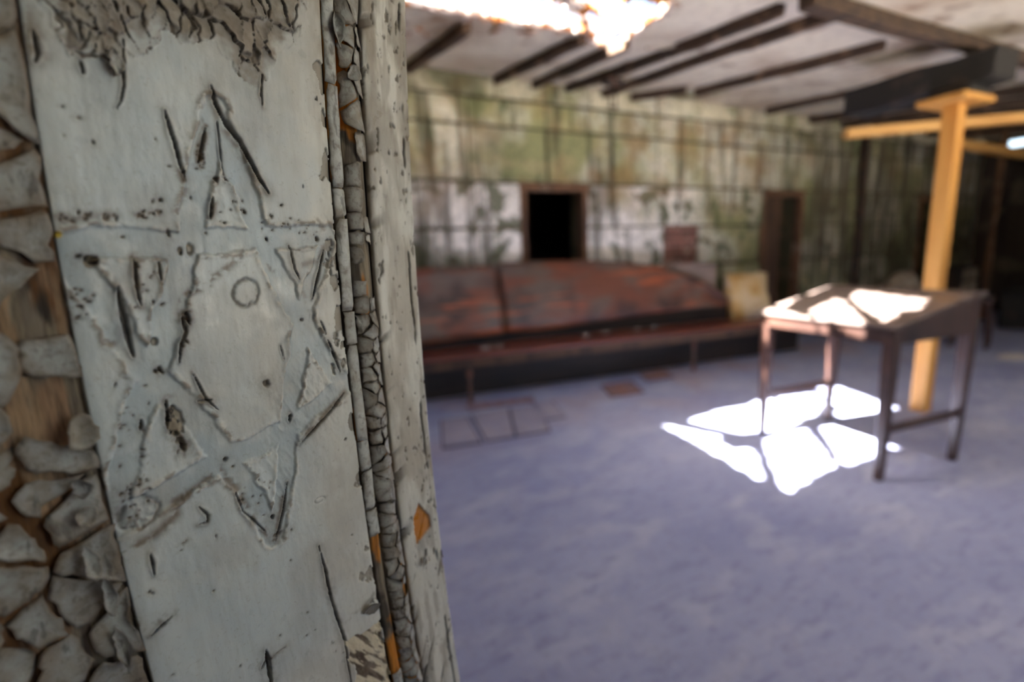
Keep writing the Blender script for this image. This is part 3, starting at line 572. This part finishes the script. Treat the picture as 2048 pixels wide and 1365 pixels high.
# scaly patch at the top of the panel
SCALE = pbl([(70, -40), (95, 40), (150, 105), (205, 128), (225, 165), (252, 104), (290, 92), (318, 66), (345, 78), (372, 98), (398, 98), (430, 88), (452, 122), (478, 168), (520, 182), (545, 150), (560, 100), (600, 70), (625, -40)])
ssd = [pb(rng.uniform(60, 640), rng.uniform(-60, 230)) for _ in range(110)]
def panel_fn(u, v):
    h = (fbm(u, v, 22, 14, 3) - .5) * 1.6 * MM + (fbm(u, v, 260, 60, 5) - .5) * .28 * MM + (fbm(u, v, 120, 120, 8) - .5) * .25 * MM
    C = np.repeat(PAINT[None, :], len(u), 0)
    C = mixc(C, .5 * sstep(.4, .8, fbm(u, v, 14, 9, 21) + .9 * (u - uL) / (uS - uL) - .5 - .7 * (v - 1.2)), WARM)
    C = mixc(C, .65 * sstep(1.34, 1.50, v + (fbm(u, v, 35, 35, 23) - .5) * .14), DUST)
    C = mixc(C, .35 * sstep(.5, .7, fbm(u, v, 30, 8, 33)), BLUE)
    wig = (fbm(u, v, 90, 90, 40) - .5) * 16 * PX + (fbm(u, v, 500, 500, 44) - .5) * 5 * PX
    # star: broad shallow channels with rough raised rims
    inn = np.zeros(u.shape); rim = np.zeros(u.shape)
    for pl, sw in zip(STAR, SW):
        d, tt = pdist(u, v, pl, .02); d = d + wig
        inn = np.maximum(inn, 1 - sstep(sw * PX * .80, sw * PX * 1.05, d)); rim = np.maximum(rim, np.exp(-((d - sw * PX * 1.12) / (4.5 * PX)) ** 2))
    rim = rim * (1 - inn); rn = fbm(u, v, 300, 300, 50); rn2 = fbm(u, v, 90, 90, 52)
    h += -1.2 * MM * inn + rim * (.8 * rn2 + 1.1 * (rn - .5)) * MM + inn * (fbm(u, v, 70, 30, 60) - .5) * .7 * MM
    C = mixc(C, .68 * inn * sstep(.2, .6, rn2 + .12), BLUE); C = mixc(C, rim * .5 * sstep(.45, .7, rn), WARM); C = mixc(C, rim * .7 * sstep(.56, .66, fbm(u, v, 180, 180, 57)), DIRT)
    # blistered repaint inside the lower right arms
    bl_ = np.exp(-(((u - pb(630, 790)[0]) / .020) ** 2 + ((v - pb(630, 790)[1]) / .030) ** 2)) + .8 * np.exp(-(((u - pb(560, 960)[0]) / .014) ** 2 + ((v - pb(560, 960)[1]) / .035) ** 2)) + .6 * np.exp(-(((u - pb(470, 410)[0]) / .012) ** 2 + ((v - pb(470, 410)[1]) / .012) ** 2))
    wr_ = np.abs(fbm(u + .35 * v, v - .2 * u, 130, 50, 70) - .5) * 2; h += bl_ * (1 - wr_) ** 2 * 1.1 * MM
    ln = fbm(u, v, 200, 200, 80); ln2 = fbm(u, v, 700, 700, 82); ln3 = fbm(u, v, 60, 60, 84)
    C = mixc(C, .26 * sstep(.48, .7, fbm(u, v, 40, 22, 86)), DUST); C = mixc(C, .08 * sstep(.55, .7, fbm(u, v, 500, 60, 88)), DUST * .8)
    for pl, sw, a in STAIN:
        d, tt = pdist(u, v, pl, .03); k = a * np.exp(-(d / (sw * .8 * (.5 + ln3))) ** 2) * sstep(.36, .62, ln); C = mixc(C, np.clip(k, 0, 1), DIRT); h -= k * .35 * MM * (ln > .5)
    for pl, sw, dp in CRACK:
        d, tt = pdist(u, v, pl, .02); ww = sw * np.clip(np.sin(np.pi * np.clip(tt, .04, .96)) ** .5, .15, 1) * (.55 + .9 * fbm(u, v, 300, 300, 90)); g = 1 - sstep(ww * .45, ww, d)
        h += -dp * g + .5 * MM * np.exp(-((d - 1.8 * ww) / (1.4 * ww + 1e-6)) ** 2) * (d < 9); C = mixc(C, .55 * np.exp(-(d / (3.2 * sw)) ** 2) * ln * 1.3, DIRT); C = mixc(C, .92 * g, BLACK)
    for x, y, r, dp in PITS:
        c = pb(x, y); el = .55 + .9 * ((x * 7.3 + y * 3.1) % 1); sk_ = .8 * ((x * 3.7 + y * 5.9) % 1) - .4; d = np.hypot((u - c[0] + sk_ * (v - c[1])) / el, (v - c[1]) * el); m = d < 4 * r * PX
        if m.any():
            dm = d[m] * (.45 + 1.1 * ln2[m]); g = 1 - sstep(r * PX * .5, r * PX, dm); h[m] -= g * dp * MM; k = np.zeros(u.shape); k[m] = .85 * g; C = mixc(C, k, BLACK * .6 + DIRT * .4)
            k[m] = .4 * np.exp(-(dm / (2 * r * PX)) ** 2); C = mixc(C, k, DIRT)
    for x, y, rx_, ry in CHIP:
        c = pb(x, y); d = np.hypot((u - c[0]) / (rx_ * PX), (v - c[1]) / (ry * PX)) + (ln - .5) * 1.2; g = 1 - sstep(.75, 1.0, d); h -= g * 1.4 * MM; C = mixc(C, g * .95, WOOD * (.7)); C = mixc(C, g * sstep(.5, .62, fbm(u, v, 450, 450, 95)), BLACK)
    for x, y, rx_, ry, dk in ((490, 586, 19, 26, .75), (275, 1035, 29, 26, .6), (640, 1000, 12, 6, .35)):     # knots
        c = pb(x, y); d = np.hypot((u - c[0]) / (rx_ * PX), (v - c[1]) / (ry * PX)) + (ln - .5) * .5 + (ln3 - .5) * 1.1; g = np.exp(-((d - 1) / .15) ** 2); h -= g * 1.2 * MM; C = mixc(C, g * dk * sstep(.3, .6, ln), BLACK * .5 + DIRT * .5)
        if x == 275: g = (d < 1) * np.abs(fbm(u, v, 220, 120, 99) - .5) * 4; h -= np.clip(g, 0, 1) * .8 * MM * (d < 1); C = mixc(C, np.clip(1 - g * 2, 0, 1) * .55 * (d < 1), DIRT)
    c = pb(117, 469); g = 1 - sstep(3 * PX, 7 * PX, np.hypot(u - c[0], v - c[1])); C = mixc(C, g, lin(196, 170, 60))
    # scales at the top
    sdist, _t = pdist(u, v, np.r_[SCALE, SCALE[:1]], .03)
    ins = inside(SCALE, u + (fbm(u, v, 90, 90, 101) - .5) * .012, v + (fbm(u, v, 90, 90, 103) - .5) * .012)
    if ins.any():
        uu, vv = u[ins] + (fbm(u[ins], v[ins], 110, 110, 105) - .5) * .008, v[ins] + (fbm(u[ins], v[ins], 110, 110, 107) - .5) * .008
        f1 = np.full(uu.shape, 9.0); f2 = f1.copy(); i1 = np.zeros(uu.shape, int)
        for k, s in enumerate(ssd):
            d = np.hypot(uu - s[0], (vv - s[1]) * .62); n1 = d < f1; f2 = np.where(n1, f1, np.minimum(f2, d)); i1 = np.where(n1, k, i1); f1 = np.where(n1, d, f1)
        e = f2 - f1; tl = np.array([[rng.uniform(-.1, .1), rng.uniform(.02, .22)] for _ in ssd]); sd_ = np.array(ssd)
        hh = (uu - sd_[i1, 0]) * tl[i1, 0] - (vv - sd_[i1, 1]) * tl[i1, 1] + .9 * MM * np.exp(-e / (2.5 * MM)) + .6 * MM
        cw = (.15 + 1.5 * sstep(.38, .62, fbm(uu, vv, 70, 70, 113))) * MM; cr = 1 - sstep(.15 * cw, .7 * cw, e); hh = (hh - 2.6 * MM * cr) * (.25 + .75 * sstep(0, .008, sdist[ins])); h[ins] += hh; k = np.zeros(u.shape); k[ins] = .95 * sstep(0, .008, sdist[ins] + (ln[ins] - .5) * .012); C = mixc(C, k * (.55 + .7 * fbm(u, v, 300, 300, 111)), DUST * .66); k[ins] = cr * .9; C = mixc(C, k, BLACK)
        k[ins] = .45 * np.exp(-e / (1.3 * MM)); C = mixc(C, k, DIRT)
    # weathered margin next to the moulding, and the bare patch low down
    mg = sstep(uS - .016, uS - .002, u) * sstep(1.18, 1.4, v); C = mixc(C, mg * .55 * sstep(.35, .6, fbm(u, v, 120, 40, 120)), DUST)
    e2 = uS - u; nick = e2 < .055 * (fbm(u, v, 110, 80, 133) - .53); h = np.where(nick, h - 1.6 * MM, h); C = mixc(C, nick * .8, GREYW)
    c = pb(742, 1310); g = ((np.abs(u - c[0]) < .016 + (fbm(u, v, 90, 90, 140) - .5) * .02) & (v < c[1] + .022 + (fbm(u, v, 60, 60, 142) - .5) * .02)); h = np.where(g, h - 2.2 * MM + (fbm(u + .5 * v, v - u, 120, 30, 145) - .5) * 3 * MM, h); C = mixc(C, g * .9, CREAM); C = mixc(C, g * sstep(.52, .6, fbm(u + .6 * v, v, 220, 60, 147)), DIRT)
    h -= 1.5 * MM * np.exp(-(uS - u) / .002) + 1.2 * MM * np.exp(-(u - uL) / .003)
    return h, C
def wood_fn(u, v, ochre, depth, dark=.5):
    h = -depth + (fbm(u, v, 400, 25, 201) - .5) * 1.6 * MM
    g = fbm(u, v, 350, 18, 203); C = np.repeat(GREYW[None, :] * .8, len(u), 0); C = mixc(C, sstep(.45, .6, g), WOOD * .75); C = mixc(C, dark * sstep(.5, .62, fbm(u, v, 90, 30, 205)), BLACK)
    C = mixc(C, ochre * sstep(.52, .6, fbm(u, v, 70, 22, 207)), OCHRE)
    return h, C
def strip_fn(u, v):
    s = (u - uB) / (uE - uB); h = (fbm(u, v, 60, 14, 301) - .5) * .9 * MM + (fbm(u, v, 260, 60, 303) - .5) * .3 * MM
    C = np.repeat((PAINT * .35 + WARM * .65)[None, :], len(u), 0); C = mixc(C, .6 * sstep(.45, .65, fbm(u, v, 60, 14, 305)), DUST * 1.15)
    C = mixc(C, .75 * sstep(1.26, 1.42, v) * sstep(.35, .6, fbm(u, v, 90, 30, 306)), DUST * .85); C = mixc(C, .5 * sstep(.52, .66, fbm(u, v, 200, 30, 308)), DUST * .9)
    p = fbm(u, v, 330, 150, 307); pm = sstep(.75, .79, p + .10 * np.abs(s - .5) + .04 * sstep(1.2, 1.4, v)); h -= pm * 1.0 * MM; C = mixc(C, pm * .75, DIRT * .6)
    # notches bitten into the edge towards the moulding and upward-slanting scratches low down
    nt_ = (1 - s) * 1.0; nn = vnoise(u * 0, v - .5 * (u - uB), 1, 95, 311); k = sstep(.62, .8, nn) * sstep(.62, 1.0, nt_); h -= 2.2 * MM * k; C = mixc(C, k * .85, DIRT * .5)
    sc = fbm(u - .45 * (v - 1), v, 210, 22, 313); k = sstep(.66, .71, sc) * sstep(1.12, 1.04, v); h -= k * 1.2 * MM; C = mixc(C, k * .75, DIRT)
    c = pb(846, 1052); g = (np.abs(u - c[0]) < .009) & (v - c[1] < .022 - 1.6 * np.abs(u - c[0] + .002)) & (v - c[1] > -.010 + .5 * (u - c[0])); h = np.where(g, h - 2 * MM, h); C = mixc(C, g * 1.0, OCHRE)
    d = np.abs(u - uE + .003 + (fbm(u * 0, v, 40, 40, 315) - .5) * .004); k = (1 - sstep(.5 * MM, 1.2 * MM, d)) * sstep(.4, .5, fbm(u * 0, v, 25, 25, 317)); h -= 2 * MM * k; C = mixc(C, .85 * k, BLACK)
    h -= 2.0 * MM * np.exp(-(u - uB) / .0018)
    return h, C
post = thing('door_post', tuple(ORG + TV * (uL + uS) / 2 - NV * .03), 'peeling pale grey door post with a six-pointed star carved into its face', 'door post')
post_inv = Matrix.Translation(post.location).inverted()
def adopt(o): o.matrix_parent_inverse = post_inv; return o
panel = adopt(hfield('panel_board', uL, uS, .00058, .00062, panel_fn, M['paint'], post)); panel['label'] = 'painted board with the carved six-pointed star'
left = adopt(hfield('edge_board', uL - .16, uL + .0004, .0012, .0016, lambda u, v: wood_fn(u, v, .2, 4.2 * MM, .95), M['oldwood'], post, False)); left['label'] = 'bare wood board under curling paint flakes'
def bead_h(u):                       # two flattened rolls with a groove between them
    s = (u - uS) / (uB - uS); g = .34
    a = np.where(s < g, .62 * np.clip(np.sin(np.pi * np.clip(s / g, 0, 1)), 0, 1) ** .3, np.sin(np.pi * np.clip((s - g) / (1 - g), 0, 1)))
    return -.006 + .0085 * np.clip(a, 0, 1) ** .6
def bead_fn(u, v):
    h, C = wood_fn(u, v, .95, 0, .75); return h + bead_h(u) - 2.2 * MM, C
bead = adopt(hfield('bead_moulding', uS + .0012, uB - .0012, .0007, .0012, bead_fn, M['oldwood'], post)); bead['label'] = 'rolled moulding of ochre wood under cracked grey paint'
strip = adopt(hfield('outer_board', uB, uE + .004, .0007, .0009, strip_fn, M['paint'], post))
# core of the post, its far return edge and the plain lengths above and below the view
def pbox(name, ua, ub, va, vb, ha, hb, mat, parent, C=None):
    c8 = w3(np.array([ua, ub, ub, ua] * 2), np.array([va] * 4 + [vb] * 4), np.array([ha, ha, hb, hb] * 2)); bm = bmesh.new(); vs = [bm.verts.new(c) for c in c8]
    for q in ((0, 3, 2, 1), (4, 5, 6, 7), (0, 1, 5, 4), (1, 2, 6, 5), (2, 3, 7, 6), (3, 0, 4, 7)): bm.faces.new([vs[i] for i in q])
    o = bm_obj(name, bm, mat, parent); colour(o.data, np.repeat((PAINT if C is None else C)[None, :], 8, 0)); return adopt(o)
zt_ = 2.36
pbox('core', uL - .16 - .022, uX - .006 - .0224, 0, zt_, -.11, -.0165, M['oldwood'], post, BLACK)
for va, vb in ((0, V0), (V1, zt_)):
    for ua, ub in ((uL - .16, uL - .002), (uL, uS - .0005), (uS + .001, uB - .001), (uB, uE + .004)): pbox('board_length', ua, ub, va, vb, -.012, 0 if vb == zt_ else .0, M['paint'], post)

def clip_poly(P, a, n):              # keep the side of the line through a with (p-a).n <= 0
    out = []
    for i in range(len(P)):
        p, q = P[i], P[(i + 1) % len(P)]; dp, dq = (p - a) @ n, (q - a) @ n
        if dp <= 0: out.append(p)
        if (dp < 0) != (dq < 0) and abs(dp - dq) > 1e-12: out.append(p + (q - p) * (dp / (dp - dq)))
    return out
def cells(seeds, lo, hi, asp=1.0):
    Sd = np.array(seeds) * [1, asp]; res = []
    for i, s in enumerate(Sd):
        P = [np.array(p) * [1, asp] for p in ((lo[0], lo[1]), (hi[0], lo[1]), (hi[0], hi[1]), (lo[0], hi[1]))]
        for j in np.argsort(((Sd - s) ** 2).sum(1))[1:22]:
            if len(P) < 3: break
            P = clip_poly(P, (s + Sd[j]) / 2, (Sd[j] - s))
        res.append(np.array(P) / [1, asp] if len(P) >= 3 else None)
    return res
def flake(P, parent, surf, gap, curl, tilt, base, dirt, thick=.7 * MM, lift=0.0, ringn=14, jag=.0006, rnd=.5):
    c = P.mean(0); per = np.r_[P, P[:1]]; L = np.r_[0, np.cumsum(np.linalg.norm(np.diff(per, axis=0), axis=1))]
    t = np.linspace(0, L[-1], ringn, endpoint=False); E = np.c_[np.interp(t, L, per[:, 0]), np.interp(t, L, per[:, 1])]
    d = c - E; dl = np.linalg.norm(d, axis=1, keepdims=True); E = E + d / np.maximum(dl, 1e-6) * np.minimum(gap, .4 * dl) + rng.normal(0, jag, E.shape)
    R = dl.mean(); pts = [c]; hs = [0.0]; rad = [0.0]
    cd_ = rng.uniform(0, 2 * math.pi); lobes = .55 + .45 * np.cos(np.arctan2(E[:, 1] - c[1], E[:, 0] - c[0]) - cd_)
    for k in (.45, .8, 1.0):
        for i in range(ringn): pts.append(c + (E[i] - c) * k); hs.append(curl * lobes[i] * k ** 3); rad.append(k)
    pts = np.array(pts); hs = np.array(hs); rad = np.array(rad)
    hs = hs + (pts - c) @ tilt + thick + lift + (fbm(pts[:, 0], pts[:, 1], 150, 150, 77) - .5) * .8 * MM
    h0 = surf(pts[:, 0]); top = w3(pts[:, 0], pts[:, 1], h0 + hs); und = w3(pts[:, 0], pts[:, 1], h0 + hs - thick * (.35 + .65 * (1 - rad ** 2)) - .15 * MM)
    co = np.r_[top, und]; f = []; n = ringn; q = len(pts)
    for i in range(n): f.append((0, 1 + i, 1 + (i + 1) % n)); f.append((q, q + 1 + (i + 1) % n, q + 1 + i))
    for k in (0, 1):
        for i in range(n):
            a, b = 1 + k * n + i, 1 + k * n + (i + 1) % n; f.append((a, a + n, b + n, b)); f.append((q + a, q + b, q + b + n, q + a + n))
    for i in range(n): a, b = 1 + 2 * n + i, 1 + 2 * n + (i + 1) % n; f.append((a, a + q, b + q, b))
    nz = fbm(co[:, 0] * 3, co[:, 2] * 3, 80, 80, 55); C = np.repeat(base[None, :] * rng.uniform(.85, 1.06), len(co), 0)
    m = np.r_[rad ** 3, np.ones(q)] * dirt * (.35 + 1.2 * nz); C = mixc(C, np.clip(m, 0, 1), DIRT); C = mixc(C, np.r_[np.zeros(q), np.full(q, .7)], GREYW * .7)
    me = bpy.data.meshes.new('paint_flake'); me.from_pydata(co.tolist(), [], f); me.shade_smooth(); colour(me, C); me.materials.append(M['flake'])
    o = link(bpy.data.objects.new('paint_flake', me), parent); return o
# flakes on the left board: ragged rows, larger and more broken towards the bottom
seeds = []; v = V0 - .01
while v < 1.50:
    rowh = rng.uniform(.010, .030); nrow = rng.integers(3, 6)
    for k in range(nrow): seeds.append((uL - .005 - (k + rng.uniform(.15, .85)) * .085 / nrow, v + rowh * rng.uniform(.3, .7)))
    v += rowh
bare = [pbl([(96, 590), (96, 700)]), pbl([(85, 800), (108, 980)]), pbl([(130, 1240), (140, 1365)])]
sl0 = lambda u: np.full(np.shape(u), -2.0 * MM)
for s, P in zip(seeds, cells(seeds, (uL - .10, V0), (uL + .0005, 1.50), .75)):
    if P is None: continue
    c = P.mean(0); dm = min(np.min(np.hypot(*(c - (b[0] + (b[1] - b[0]) * k)))) for b in bare for k in np.linspace(0, 1, 6))
    if (dm < .006 and rng.random() < .4) or rng.random() < .04: continue
    low = c[1] < 1.22
    flake(P, left, sl0, rng.uniform(.0005, .0030), rng.uniform(.6, 3.2 if low else 1.8) * MM, np.array([rng.normal(0, .06), rng.normal(-.06, .08)]), PAINT * .52 + DUST * .20, .8, ringn=18, jag=.0007)
# paint left on the two rolls of the moulding
su = lambda u: bead_h(np.asarray(u)) - .4 * MM
g1 = uS + .34 * (uB - uS)
v = V0
while v < V1:                        # long pieces on the inner roll
    hh = rng.uniform(.016, .075); cut = pb(760, 1060)[1] > v + hh / 2 > pb(770, 1300)[1] and rng.random() < .75
    if not cut:
        a0, a1 = uS + .0006, g1 - rng.uniform(.0002, .0016)
        P = np.array([(a0, v + .0003), (a1, v + .0003 + rng.normal(0, .0008)), (a1, v + hh * .5), (a1, v + hh - .0003), (a0, v + hh - .0003), (a0, v + hh * .5)])
        flake(P, bead, su, .0002, rng.uniform(.0, .6) * MM, np.array([0, rng.normal(0, .02)]), PAINT * .55 + WARM * .3, .25, ringn=22, jag=.0002)
    v += hh
sd2 = []; v = V0                     # small squarish chips on the outer roll
while v < V1:
    hh = rng.uniform(.012, .028) if v > pb(720, 450)[1] else rng.uniform(.006, .014)
    if rng.random() < .4: sd2.append((g1 + (uB - g1) * rng.uniform(.35, .65), v + hh / 2))
    else:
        for q in (.25, .75): sd2.append((g1 + (uB - g1) * (q + rng.uniform(-.12, .12)), v + hh / 2 + rng.uniform(-.35, .35) * hh))
    v += hh
for P in cells(sd2, (g1 + .0005, V0), (uB - .0016, V1), .8):
    if P is None: continue
    c = P.mean(0); gap_ = pb(735, 490)[1] > c[1] > pb(735, 600)[1]
    if rng.random() < (.55 if gap_ else .09): continue
    flake(P, bead, su, rng.uniform(.0002, .0009), rng.uniform(.2, 1.6) * MM, np.array([rng.normal(0, .08), rng.normal(-.05, .08)]), PAINT * .36 + WARM * .30 + DUST * .08, .7, ringn=16, jag=.0004)
# cracked chips round the far edge of the post
def ret_h(u): q = np.clip((np.asarray(u) - uE - .002) / (uX - uE - .002), 0, 1); return -.0012 - .004 * q - .022 * q ** 4
def ret_fn(u, v):
    h = ret_h(u) + (fbm(u, v, 150, 60, 401) - .5) * 1.2 * MM; C = np.repeat((PAINT * .3 + WARM * .45 + DUST * .1)[None, :], len(u), 0)
    w_ = v + (fbm(u, v, 90, 90, 403) - .5) * .006; e = np.abs(((w_ * 62 + 1.5 * vnoise(u * 0, v, 1, 18, 405)) % 1) - .5); k = (1 - sstep(.03, .09, e)) * sstep(.35, .5, fbm(u * 0, v, 40, 40, 407))
    k = np.maximum(k, sstep(.68, .74, fbm(u, v, 260, 90, 409))); h -= 1.5 * MM * k; C = mixc(C, k * .8, DIRT * .5); C = mixc(C, .5 * sstep(.5, .65, fbm(u, v, 80, 30, 411)), DUST); return h, C
ret = adopt(hfield('return_edge', uE + .003, uX, .0007, .0009, ret_fn, M['paint'], post, False))
v = V0
while v < V1:
    hh = rng.uniform(.008, .026); a0 = uE + .004; a1 = uX - rng.uniform(.001, .004)
    if rng.random() > .35:
        P = np.array([(a0 + rng.uniform(0, .002), v), (a1, v + .001 + rng.normal(0, .001)), (a1, v + hh), ((a0 + a1) / 2, v + hh + .0008), (a0, v + hh)])
        flake(P, ret, ret_h, .0004, rng.uniform(.2, 1.2) * MM, np.array([rng.normal(0, .04), rng.normal(0, .05)]), PAINT * .3 + WARM * .4 + DUST * .1, .7, ringn=16, jag=.0005)
    v += hh
# a few big curled flakes standing off the surface
for x, y, wd, ht, cu, tl, par in [(672, 60, 14, 34, 4, (.3, -.2), bead), (700, 150, 14, 20, 3, (.35, -.3), bead), (228, 128, 13, 24, 3.5, (.1, .25), panel), (160, 860, 24, 40, 6, (.25, -.1), left), (158, 975, 15, 26, 4, (.2, .2), left), (178, 1120, 14, 40, 5, (.3, .0), left), (170, 1030, 18, 24, 4, (.25, .1), left),
                                  (215, 1190, 12, 46, 4, (.3, 0), left), (240, 1290, 12, 50, 4, (.3, .05), left), (740, 1215, 20, 16, 3, (.2, .2), panel), (845, 1120, 8, 14, 2, (.1, .1), strip)]:
    c = pb(x, y); k = 4 if x < 300 else 3; q = PX * (.78 if x < 300 else 1.05)
    P = np.array([c + np.array([wd * math.cos(a) * (1 + .25 * math.sin(3 * a + x)), ht * math.sin(a) * (1 + .2 * math.cos(2 * a + y))]) * q for a in np.linspace(0, 2 * math.pi, 10, endpoint=False)])
    sf = (lambda u: su(u) + .5 * MM) if par is bead else (lambda u: np.full(np.shape(u), .3 * MM))
    flake(P, par, sf, 0, cu * MM, np.array(tl), (PAINT * .5 + DUST * .35), .55, lift=1.2 * MM, ringn=20, jag=.0003)
# partition wall that the post belongs to
pw = ORG + TV * (uL - .16)
pw = pw - TV * .012; pa, pb_ = pw - NV * .015, pw - NV * .12; far = np.array([XL, pw[1] - (pw[0] - XL) * TV[1] / TV[0] - .0, 0])
prism('wall_partition', [tuple(pa[:2]), tuple(far[:2]), (XL, far[1] + .14), tuple(pb_[:2])], 0, zc(0) - .0, M['plain'], kind='structure')
